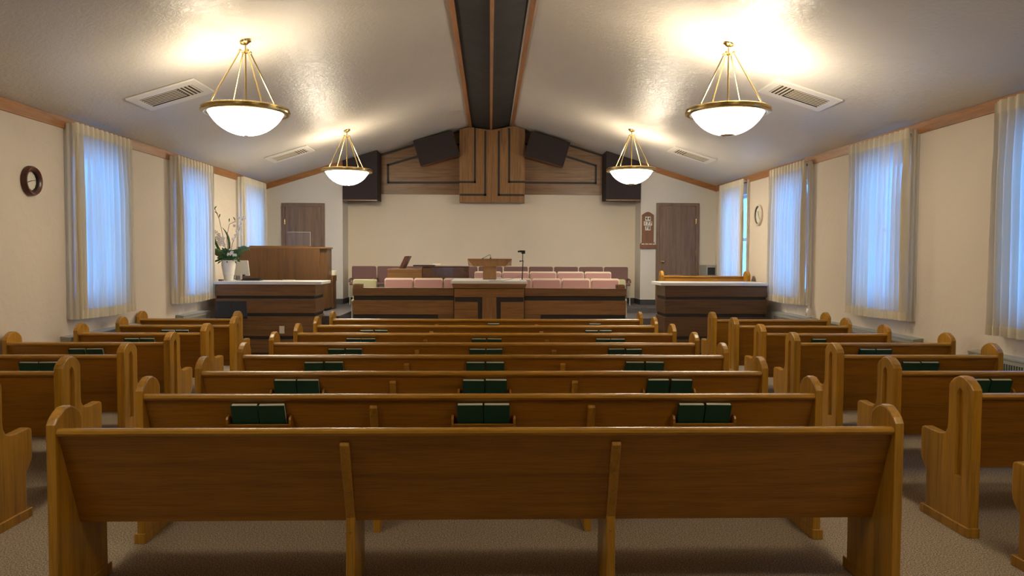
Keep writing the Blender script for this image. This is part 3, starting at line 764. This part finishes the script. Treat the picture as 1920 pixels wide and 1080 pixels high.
# acrylic music rack
e = thing('acrylic_screen', 'clear acrylic sheet standing on top of the upright piano', 'screen', (-3.45, 14.0, 1.872))
bm = NB(); box(bm, -3.64, -3.23, 13.98, 13.986, 1.8725, 2.12); obj('screen_sheet', bm, 'acryl', e)
bm = NB(); box(bm, -3.645, -3.225, 13.978, 13.988, 2.12, 2.127); box(bm, -3.23, -3.224, 13.978, 13.988, 1.8725, 2.12); obj('screen_edge', bm, 'metal', e)
# wall outlet + cord right of it
e = thing('wall_outlet', 'white wall outlet with plug right of the upright piano', 'outlet', (-3.2, YD-.01, .93))
bm = NB(); box(bm, -3.27, -3.14, YD-.010, YD-.001, .925, 1.05); obj('outlet_plate', bm, 'white', e, bev=.003)
bm = NB(); box(bm, -3.235, -3.205, YD-.035, YD-.011, .97, 1.01); tube(bm, [(-3.22, YD-.04, .985), (-3.23, YD-.04, .90), (-3.245, YD-.03, .72)], .006, 6); obj('plug_cord', bm, 'mblk', e)

# ------------------------------------------------------------------ front wall woodwork
e = thing('wall_panelling', 'oak wall panelling with dark inlaid lines high on the front wall', 'panelling', (.07, 16.3, 2.83))
def strip(bm, pts, w, y0, y1):
    for (a, b) in zip(pts, pts[1:]):
        a, b = Vector(a), Vector(b); d = (b-a).normalized(); n = Vector((-d.y, d.x))*w/2; a2, b2 = a-d*w/2, b+d*w/2
        prism(bm, [tuple(a2+n), tuple(b2+n), tuple(b2-n), tuple(a2-n)], 'y', y0, y1)
g_ = .045
bm = NB(); prism(bm, [(-2.36, 3.01), (-.62, 3.01), (-.62, zc(-.62)-g_), (-2.36, zc(-2.36)-g_)], 'y', 16.34, YR-.001); obj('left_panel', bm, 'oak_x', e)
bm = NB(); prism(bm, [(.76, 3.02), (2.54, 3.02), (2.54, zc(2.54)-g_), (.76, zc(.76)-g_)], 'y', 16.34, YR-.001); obj('right_panel', bm, 'oak_x', e)
bm = NB(); strip(bm, [(-.62, 3.26), (-2.13, 3.25), (-2.13, 3.62), (-.62, 4.07)], g_, 16.333, 16.3395); obj('inlay_strip', bm, 'inlay', e)
bm = NB(); strip(bm, [(.76, 3.27), (2.29, 3.27), (2.29, 3.64), (.76, 4.10)], g_, 16.333, 16.3395); obj('inlay_strip', bm, 'inlay', e)
bm = NB(); prism(bm, [(-.61, 2.83), (.76, 2.83), (.76, zc(.76)-.02), (BR+.06, zc(BR)-.05), (BC, 4.34), (BL-.06, zc(BL)-.05), (-.61, zc(-.61)-.02)], 'y', 16.10, 16.335); obj('centre_panel', bm, 'oak_hi', e)
for pts in ([(-.60, 3.25), (-.285, 3.25), (-.285, 4.36)], [(-.58, 2.985), (-.07, 2.985), (-.07, 4.30)], [(.75, 3.26), (.43, 3.26), (.43, 4.36)], [(.73, 2.985), (.215, 2.985), (.215, 4.30)]):
    bm = NB(); strip(bm, pts, .042, 16.094, 16.0995); obj('inlay_strip', bm, 'inlay', e)
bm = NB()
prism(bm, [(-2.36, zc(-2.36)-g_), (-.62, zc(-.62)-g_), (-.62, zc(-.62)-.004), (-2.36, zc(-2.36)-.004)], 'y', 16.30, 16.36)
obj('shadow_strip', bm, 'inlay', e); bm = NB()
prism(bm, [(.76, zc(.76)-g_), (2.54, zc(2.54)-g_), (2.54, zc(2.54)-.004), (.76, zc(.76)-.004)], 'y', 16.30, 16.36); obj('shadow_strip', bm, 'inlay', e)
# tilted ceiling speakers
def tilt_speaker(cx, cz, ang, label):
    e = thing('speaker', label, 'speaker', (cx, 16.0, cz)); e.rotation_euler = (0, ang, 0)
    bm = NB(); box(bm, -.42, .42, -.19, .08, -.262, .262); obj('cabinet', bm, 'mahog', e, local=True, bev=.006)
    bm = NB(); box(bm, -.415, .415, -.205, -.191, -.257, .257); obj('grille_cloth', bm, 'grille', e, local=True, bev=.004)
tilt_speaker(-1.07, 3.915, -.285, 'dark brown tilted speaker box high on the front wall, left of centre')
tilt_speaker(1.21, 3.915, .285, 'dark brown tilted speaker box high on the front wall, right of centre')
def corner_speaker(x0, x1, z0, label):
    e = thing('corner_speaker', label, 'speaker', ((x0+x1)/2, 15.9, z0))
    bm = NB(); prism(bm, [(x0, z0), (x1, z0), (x1, zc(x1)-.01), (x0, zc(x0)-.01)], 'y', 15.70, 16.29); 
    # stand clear of the door wall: body sits in the recess, face laps the corner
    obj('cabinet', bm, 'grille', e)
    bm = NB(); box(bm, x0, x1, 15.69, 15.76, z0-.022, z0-.001); obj('bottom_strip', bm, 'oak_z', e)
corner_speaker(-2.965, -2.27, 2.84, 'dark brown corner speaker cabinet on the front wall, left end')
corner_speaker(2.42, 3.135, 2.875, 'dark brown corner speaker cabinet on the front wall, right end')

# ------------------------------------------------------------------ hymn board
e = thing('hymn_board', 'wooden hymn board with numbers 44, 177 and 78 beside right door', 'sign', (3.31, YD-.02, 1.88))
bm = NB(); xm = 3.305; pts = [(xm-.125, 1.98), (xm-.125, 2.565)]
for t in range(0, 13):
    s = -1+2*t/12; pts.append((xm+s*.115, 2.575+.055*math.cos(s*math.pi/2)**1.2 if abs(s) < 1 else 2.575))
pts += [(xm+.125, 2.565), (xm+.125, 1.98)]
prism(bm, pts, 'y', YD-.028, YD-.001); obj('board', bm, 'brownplinth', e, bev=.003)
bm = NB(); prism(bm, [(xm-.165, 1.875), (xm+.165, 1.875), (xm+.165, 1.965), (xm+.13, 2.0), (xm-.13, 2.0), (xm-.165, 1.965)], 'y', YD-.055, YD-.0285); obj('tray', bm, 'brownplinth', e, bev=.003)
for i in range(4):
    bm = NB(); x = xm-.135+i*.078; box(bm, x, x+.062, YD-.062, YD-.0555, 1.955, 1.972); obj('card_slot', bm, 'ivory', e)
def text_mesh(body, size, x, y, z, mat, parent):
    cu = bpy.data.curves.new('digit', 'FONT'); cu.body = body; cu.size = size; cu.align_x = 'CENTER'; cu.align_y = 'CENTER'; cu.offset = size*.02; cu.extrude = .001
    t = bpy.data.objects.new('digit', cu); COL.objects.link(t); dg = bpy.context.evaluated_depsgraph_get(); dg.update()
    me = bpy.data.meshes.new_from_object(t.evaluated_get(dg)); bpy.data.objects.remove(t); bpy.data.curves.remove(cu)
    me.transform(Matrix.Rotation(math.radians(90), 4, 'X'))
    off = Vector(); p = parent
    while p: off += p.location; p = p.parent
    o = link('digit', me, MT[mat], parent); o.location = Vector((x, y, z))-off; return o
for row, zz in (('44', 2.488), ('177', 2.390), ('78', 2.292)):
    n = len(row)
    for j, ch in enumerate(row):
        x = xm+(j-(n-1)/2)*.058; bm = NB(); box(bm, x-.028, x+.028, YD-.034, YD-.0285, zz-.043, zz+.043)
        cdo = obj('number_card', bm, 'ivory', e)
        text_mesh(ch, .088, x, YD-.0355, zz, 'black', cdo)

# ------------------------------------------------------------------ clocks
def clock(x, side, y, z, R_, label, frame, deep, hands, fi=.74):
    e = thing('wall_clock', label, 'clock', (x, y, z)); s = -side   # s: into room
    def L(prof): return [(r, s*h) for r, h in prof]
    bm = NB(); lathe(bm, L([(R_*.97, .001), (R_, .012), (R_*.98, deep*.7), (R_*.9, deep), (R_*max(.76, fi+.02), deep*.92), (R_*fi, deep*.62), (R_*fi, .001)]), (x, y, z), 64, 'x', True); obj('clock_frame', bm, frame, e, smooth=True)
    bm = NB(); lathe(bm, L([(R_*(fi-.001), .004), (R_*(fi-.001), deep*.66), (R_*(fi-.05), deep*.45), (R_*(fi-.05), .004)]), (x, y, z), 64, 'x', True); obj('bezel', bm, 'black', e, smooth=True)
    bm = NB(); lathe(bm, L([(.0005, .003), (R_*(fi-.051), .003), (R_*(fi-.051), .012), (.0005, .012)]), (x, y, z), 64, 'x'); obj('clock_face', bm, 'ivory', e)
    for hmm in range(12):
        a = hmm*math.pi/6; bm = NB(); r0, r1 = R_*(fi-.14), R_*(fi-.08)
        tube(bm, [(x+s*.013, y+r0*math.sin(a), z+r0*math.cos(a)), (x+s*.013, y+r1*math.sin(a), z+r1*math.cos(a))], R_*.012, 4); obj('hour_mark', bm, 'black', e)
    for a, l, w in hands:
        bm = NB(); tube(bm, [(x+s*.016, y-.1*l*math.sin(a), z-.1*l*math.cos(a)), (x+s*.016, y+l*math.sin(a), z+l*math.cos(a))], w, 5); obj('clock_hand', bm, 'black', e)
clock(XL, -1, 7.735, 2.43, .150, 'round clock with thick reddish-brown wooden frame on the left wall', 'mahog', .055, [(math.radians(252), .075, .0035), (math.radians(80), .085, .0025)], .66)
clock(XR, 1, 13.22, 2.435, .185, 'round cream plastic clock on the right wall between two curtains', 'cream', .045, [(math.radians(30), .08, .004), (math.radians(215), .10, .003)], .84)

# ------------------------------------------------------------------ radiators
def radiator(side, y0, y1, label):
    xin = XL if side < 0 else XR; d = .115; z1 = .83
    xa, xb = sorted((xin-side*.002, xin-side*d))
    e = thing('radiator', label, 'radiator', (xin-side*d/2, (y0+y1)/2, 0))
    bm = NB(); box(bm, xa, xb, y0, y1, .08, z1-.03); obj('casing', bm, 'metal', e, bev=.006)
    bm = NB(); prism(bm, [(xin-side*.002, z1-.028), (xin-side*(d+.004), z1-.028), (xin-side*(d+.004), z1-.012), (xin-side*.02, z1), (xin-side*.002, z1)], 'y', y0-.003, y1+.003); obj('top_cover', bm, 'metal', e)
    xs = xin-side*(d+.001); bm = NB(); box(bm, *sorted((xs, xs+side*.002)), y0+.12, y1-.12, .60, .765); obj('grille_back', bm, 'slot', e)
    bm = NB(); n = int((y1-y0-.24)/.032)
    for i in range(n+1):
        yy = y0+.12+i*(y1-y0-.24)/n; box(bm, *sorted((xs, xs-side*.004)), yy-.006, yy+.006, .60, .765)
    tag(obj('grille_bars', bm, 'metal', e), kind='stuff')
radiator(-1, 8.22, 9.85, 'grey wall radiator on the left under the curtain nearest the camera')
radiator(-1, 11.20, 12.26, 'grey wall radiator on the left under the middle curtain, beside the counter')
radiator(1, 10.75, 12.26, 'grey wall radiator on the right under the sanitizer bottle')
radiator(1, 8.10, 10.3, 'grey wall radiator on the right under the second curtain')
radiator(1, 4.9, 7.15, 'grey wall radiator on the right at the edge of the photo')
# sanitizer
e = thing('sanitizer_bottle', 'white pump bottle standing on the right wall radiator', 'bottle', (4.66, 10.92, .83))
bm = NB(); lathe(bm, [(.001, 0), (.036, .001), (.038, .01), (.038, .105), (.03, .128), (.014, .138), (.014, .145), (.001, .146)], (4.66, 10.92, .8305), 24); obj('bottle_body', bm, 'white', e, smooth=True)
bm = NB(); lathe(bm, [(.001, .146), (.017, .147), (.017, .165), (.006, .168), (.006, .195), (.012, .197), (.012, .206), (.001, .207)], (4.66, 10.92, .8305), 16); tube(bm, [(4.66, 10.92, 1.033), (4.62, 10.90, 1.031), (4.61, 10.897, 1.022)], .005, 6); obj('pump', bm, 'white', e, smooth=True)
bm = NB(); box(bm, 4.6165, 4.6215, 10.897, 10.925, .868, .876); box(bm, 4.6165, 4.6215, 10.897, 10.925, .89, .896); obj('bottle_print', bm, 'black', e)
# grey heater cabinet in the far right corner
e = thing('heater_cabinet', 'grey metal heater cabinet in the far right corner', 'heater', (4.56, 15.55, .70))
bm = NB(); box(bm, 4.40, 4.725, 15.30, 15.78, .70, 1.53); obj('cabinet_body', bm, 'metal', e, bev=.006)
bm = NB(); box(bm, 4.43, 4.58, 15.292, 15.299, 1.34, 1.49); obj('cabinet_grille', bm, 'slot', e)

# ------------------------------------------------------------------ pew and chair behind right counter
p = make_pew(1.47, .062, .046, (), (), 'honey wood pew behind the dark right counter, facing the room', 'pew on the stage')
p.location = (3.83, 13.56, .48); p.rotation_euler = (0, 0, math.pi)
ch = make_chair('purple', 'mauve chair behind the right counter with rounded top', 'single mauve chair', .76, .46, 'purple', False, .42); ch.location = (3.60, 14.62, .60)
for c in ch.children:
    if c.name.startswith('back_pad') or c.name.startswith('back_shell'):
        bm = NB(); yy = (-.045, -.012) if c.name.startswith('back_pad') else (-.011, .018)
        pts = [(-.23, .40), (.23, .40)]+[(.23*math.cos(math.radians(a))**.6 if a < 90 else -.23*abs(math.cos(math.radians(a)))**.6, .62+.14*math.sin(math.radians(a))) for a in range(0, 181, 12)]
        prism(bm, pts, 'y', *yy); bmesh.ops.recalc_face_normals(bm, faces=bm.faces); bm.to_mesh(c.data); bm.free()

# ------------------------------------------------------------------ things on left counter
TOPZ = 1.2835
e = thing('flower_vase', 'white vase with green leaves and white orchids on left counter', 'vase', (-4.24, 12.62, TOPZ))
vx, vy = -4.24, 12.62
bm = NB(); lathe(bm, [(.001, .0), (.062, .001), (.068, .012), (.085, .10), (.105, .20), (.112, .27), (.108, .31), (.115, .335), (.106, .335), (.10, .30), (.09, .10), (.001, .02)], (vx, vy, TOPZ), 40); obj('vase_body', bm, 'vase', e, smooth=True)
def leafb(bm, base, tip, w, bend, n=8):
    b0, t0 = Vector(base), Vector(tip); d = t0-b0; sd = d.cross(Vector((0, 1, .2))).normalized(); row = []
    for i in range(n+1):
        s = i/n; p = b0+d*s+Vector(bend)*math.sin(math.pi*s); ww = w*math.sin(math.pi*min(1, .12+s*.88))**.8
        row.append((bm.verts.new(p-sd*ww/2), bm.verts.new(p+Vector((0, -.004, 0))), bm.verts.new(p+sd*ww/2)))
    for a, b in zip(row, row[1:]):
        bm.faces.new((a[0], a[1], b[1], b[0])); bm.faces.new((a[1], a[2], b[2], b[1]))
rl = random.Random(11); zt0 = TOPZ+.33
for tip, w, bd, mt in (((-4.47, 12.50, 2.20), .045, (-.05, 0, -.03), 'leaf'), ((-4.32, 12.55, 2.16), .04, (.06, 0, .08), 'leaf2'), ((-3.84, 12.5, 1.78), .10, (.05, 0, .12), 'leaf2'), ((-4.50, 12.45, 1.74), .10, (-.02, 0, .10), 'leaf2'), ((-4.0, 12.45, 1.66), .03, (.05, 0, .14), 'leaf')):
    bm = NB(); leafb(bm, (vx, vy, zt0-.03), tip, w, bd, 12); o = obj('long_leaf', bm, mt, e, smooth='all')
    so = o.modifiers.new('solid', 'SOLIDIFY'); so.thickness = .002
bm = NB()
for i in range(260):
    a = rl.uniform(0, 6.28); r = rl.uniform(.0, .17)**1; z = zt0+rl.uniform(-.02, .17)
    b_ = Vector((vx+r*math.cos(a), vy+r*math.sin(a)*.8, z)); t_ = b_+Vector((rl.uniform(-.05, .05)+.04*math.cos(a), rl.uniform(-.06, .03), rl.uniform(-.05, .05)))
    if b_.x < -4.46: continue
    leafb(bm, b_, t_, rl.uniform(.018, .035), (0, 0, .01), 3)
tag(obj('foliage', bm, 'leaf', e), kind='stuff')
bm = NB()
stems = [[(vx, vy, zt0-.05), (-4.30, 12.58, 1.95), (-4.36, 12.56, 2.28), (-4.42, 12.55, 2.44), (-4.48, 12.55, 2.47)], [(vx, vy, zt0-.05), (-4.16, 12.58, 1.90), (-4.05, 12.56, 2.10), (-3.97, 12.55, 2.33)], [(vx, vy, zt0-.05), (-4.25, 12.58, 2.0), (-4.20, 12.56, 2.2), (-4.10, 12.56, 2.25)]]
for s_ in stems:
    bm = NB(); tube(bm, s_, .0045, 6); obj('stem', bm, 'stem', e)
bm = NB()
for (x, z) in ((-4.20, 2.24), (-4.10, 2.26), (-4.36, 2.31), (-4.38, 2.36), (-4.47, 2.47), (-4.44, 2.43), (-4.47, 1.96), (-4.46, 2.06)): leafb(bm, (x, 12.55, z), (x+rl.uniform(-.06, .06), 12.53, z+rl.uniform(.02, .07)), .02, (0, 0, .01), 4)
obj('bud_leaves', bm, 'leaf2', e)
def blossom(x, y, z, r):
    bm = NB()
    for k in range(5):
        a = k*1.2566+rl.uniform(0, 1); ball(bm, (x+math.cos(a)*r*.55, y, z+math.sin(a)*r*.55), r*.5, 1, .25, .8, 8)
    ball(bm, (x, y-.01, z), r*.25, 1, 1, 1, 6); obj('blossom', bm, 'petal', e, smooth='all')
for (x, z, r) in ((-4.06, 2.08, .035), (-4.09, 2.02, .03), (-4.02, 2.17, .032), (-4.00, 2.24, .03), (-3.95, 2.31, .035), (-4.11, 2.18, .026), (-4.04, 2.31, .028), (-4.13, 1.96, .03), (-4.0, 2.04, .028)): blossom(x, 12.54, z, r)
for (x, z) in ((-4.40, 2.08), (-4.36, 2.03), (-4.33, 1.97), (-4.38, 1.98), (-4.30, 1.91), (-4.33, 1.88), (-4.27, 1.86), (-4.36, 1.92), (-4.29, 1.97), (-4.15, 1.74), (-4.20, 1.71), (-4.17, 1.78), (-4.11, 1.70)): blossom(x, 12.52+rl.uniform(-.02, .02), z, .036)
# monitor seen from behind
e = thing('computer_monitor', 'white computer monitor seen from behind, beside the flower vase', 'monitor', (-4.10, 12.78, TOPZ)); 
mm = Matrix.Translation((-4.12, 12.84, 1.47)) @ Euler((math.radians(14), 0, math.radians(-8))).to_matrix().to_4x4()
bm = NB(); box(bm, -.15, .15, -.012, .012, -.115, .145, mm); obj('screen_case', bm, 'monitor', e, bev=.005)
bm = NB(); box(bm, -4.17, -4.07, 12.77, 12.93, TOPZ, TOPZ+.012); tube(bm, [(-4.12, 12.86, TOPZ+.01), (-4.12, 12.86, 1.40)], .022, 10); obj('monitor_stand', bm, 'monitor', e, bev=.002)
bm = NB(); tube(bm, [(-4.17, 12.70, 1.36), (-4.17, 12.66, 1.32), (-4.10, 12.62, 1.295), (-3.98, 12.60, 1.289)], .005, 6); box(bm, -4.21, -4.17, 12.68, 12.70, 1.35, 1.37); box(bm, -4.03, -3.995, 12.665, 12.69, 1.355, 1.385); obj('cable', bm, 'mblk', e)
e = thing('keyboard', 'black keyboard lying on the left counter right of the monitor', 'keyboard', (-3.88, 12.72, TOPZ))
bm = NB(); prism(bm, [(12.62, TOPZ), (12.80, TOPZ), (12.80, TOPZ+.03), (12.62, TOPZ+.015)], 'x', -4.04, -3.74); obj('keyboard_case', bm, 'black', e, bev=.004)
bm = NB()
for r in range(4):
    for c in range(13): box(bm, -4.03+c*.0215, -4.012+c*.0215, 12.64+r*.036, 12.665+r*.036, TOPZ+.018+r*.003, TOPZ+.03+r*.003)
tag(obj('keys', bm, 'mblk', e), kind='stuff')
# flat paper on the counter, small picture stand left of vase
bm = NB(); box(bm, -3.40, -3.20, 12.66, 12.80, TOPZ, TOPZ+.010); tag(obj('paper_pad', bm, 'white', bev=.002), 'white paper pad lying on the left counter', 'paper')
bm = NB(); box(bm, -4.35, -4.29, 12.45, 12.55, TOPZ, TOPZ+.025); tag(obj('wooden_tray', bm, 'oak_x', bev=.004), 'small wooden block at the left end of the left counter', 'block')
# music stand in front of the left counter
e = thing('music_stand', 'black music stand in front of the left counter', 'music stand', (-3.90, 11.75, 0))
mm = Matrix.Translation((-3.895, 11.70, .885)) @ Euler((math.radians(-24), 0, math.radians(3))).to_matrix().to_4x4()
bm = NB(); prism(bm, [(-.235, -.13), (.25, -.13), (.215, .125), (-.235, .125)], 'y', -.006, .006, mm); obj('music_desk', bm, 'black', e, bev=.004)
bm = NB(); box(bm, -.235, .25, -.006, .05, -.14, -.131, mm); obj('desk_lip', bm, 'black', e)
bm = NB(); box(bm, -.012, .004, -.016, -.007, -.12, .09, mm); obj('spine', bm, 'mblk', e)
bm = NB(); tube(bm, [(-3.90, 11.72, .25), (-3.90, 11.715, .80)], .010, 10); obj('stand_pole', bm, 'mblk', e)
for a in (90, 210, 330):
    bm = NB(); c, s = math.cos(math.radians(a)), math.sin(math.radians(a)); tube(bm, [(-3.90, 11.72, .30), (-3.90+.13*c, 11.72+.13*s, .12), (-3.90+.24*c, 11.72+.24*s, .012)], .008, 8); obj('leg', bm, 'mblk', e)
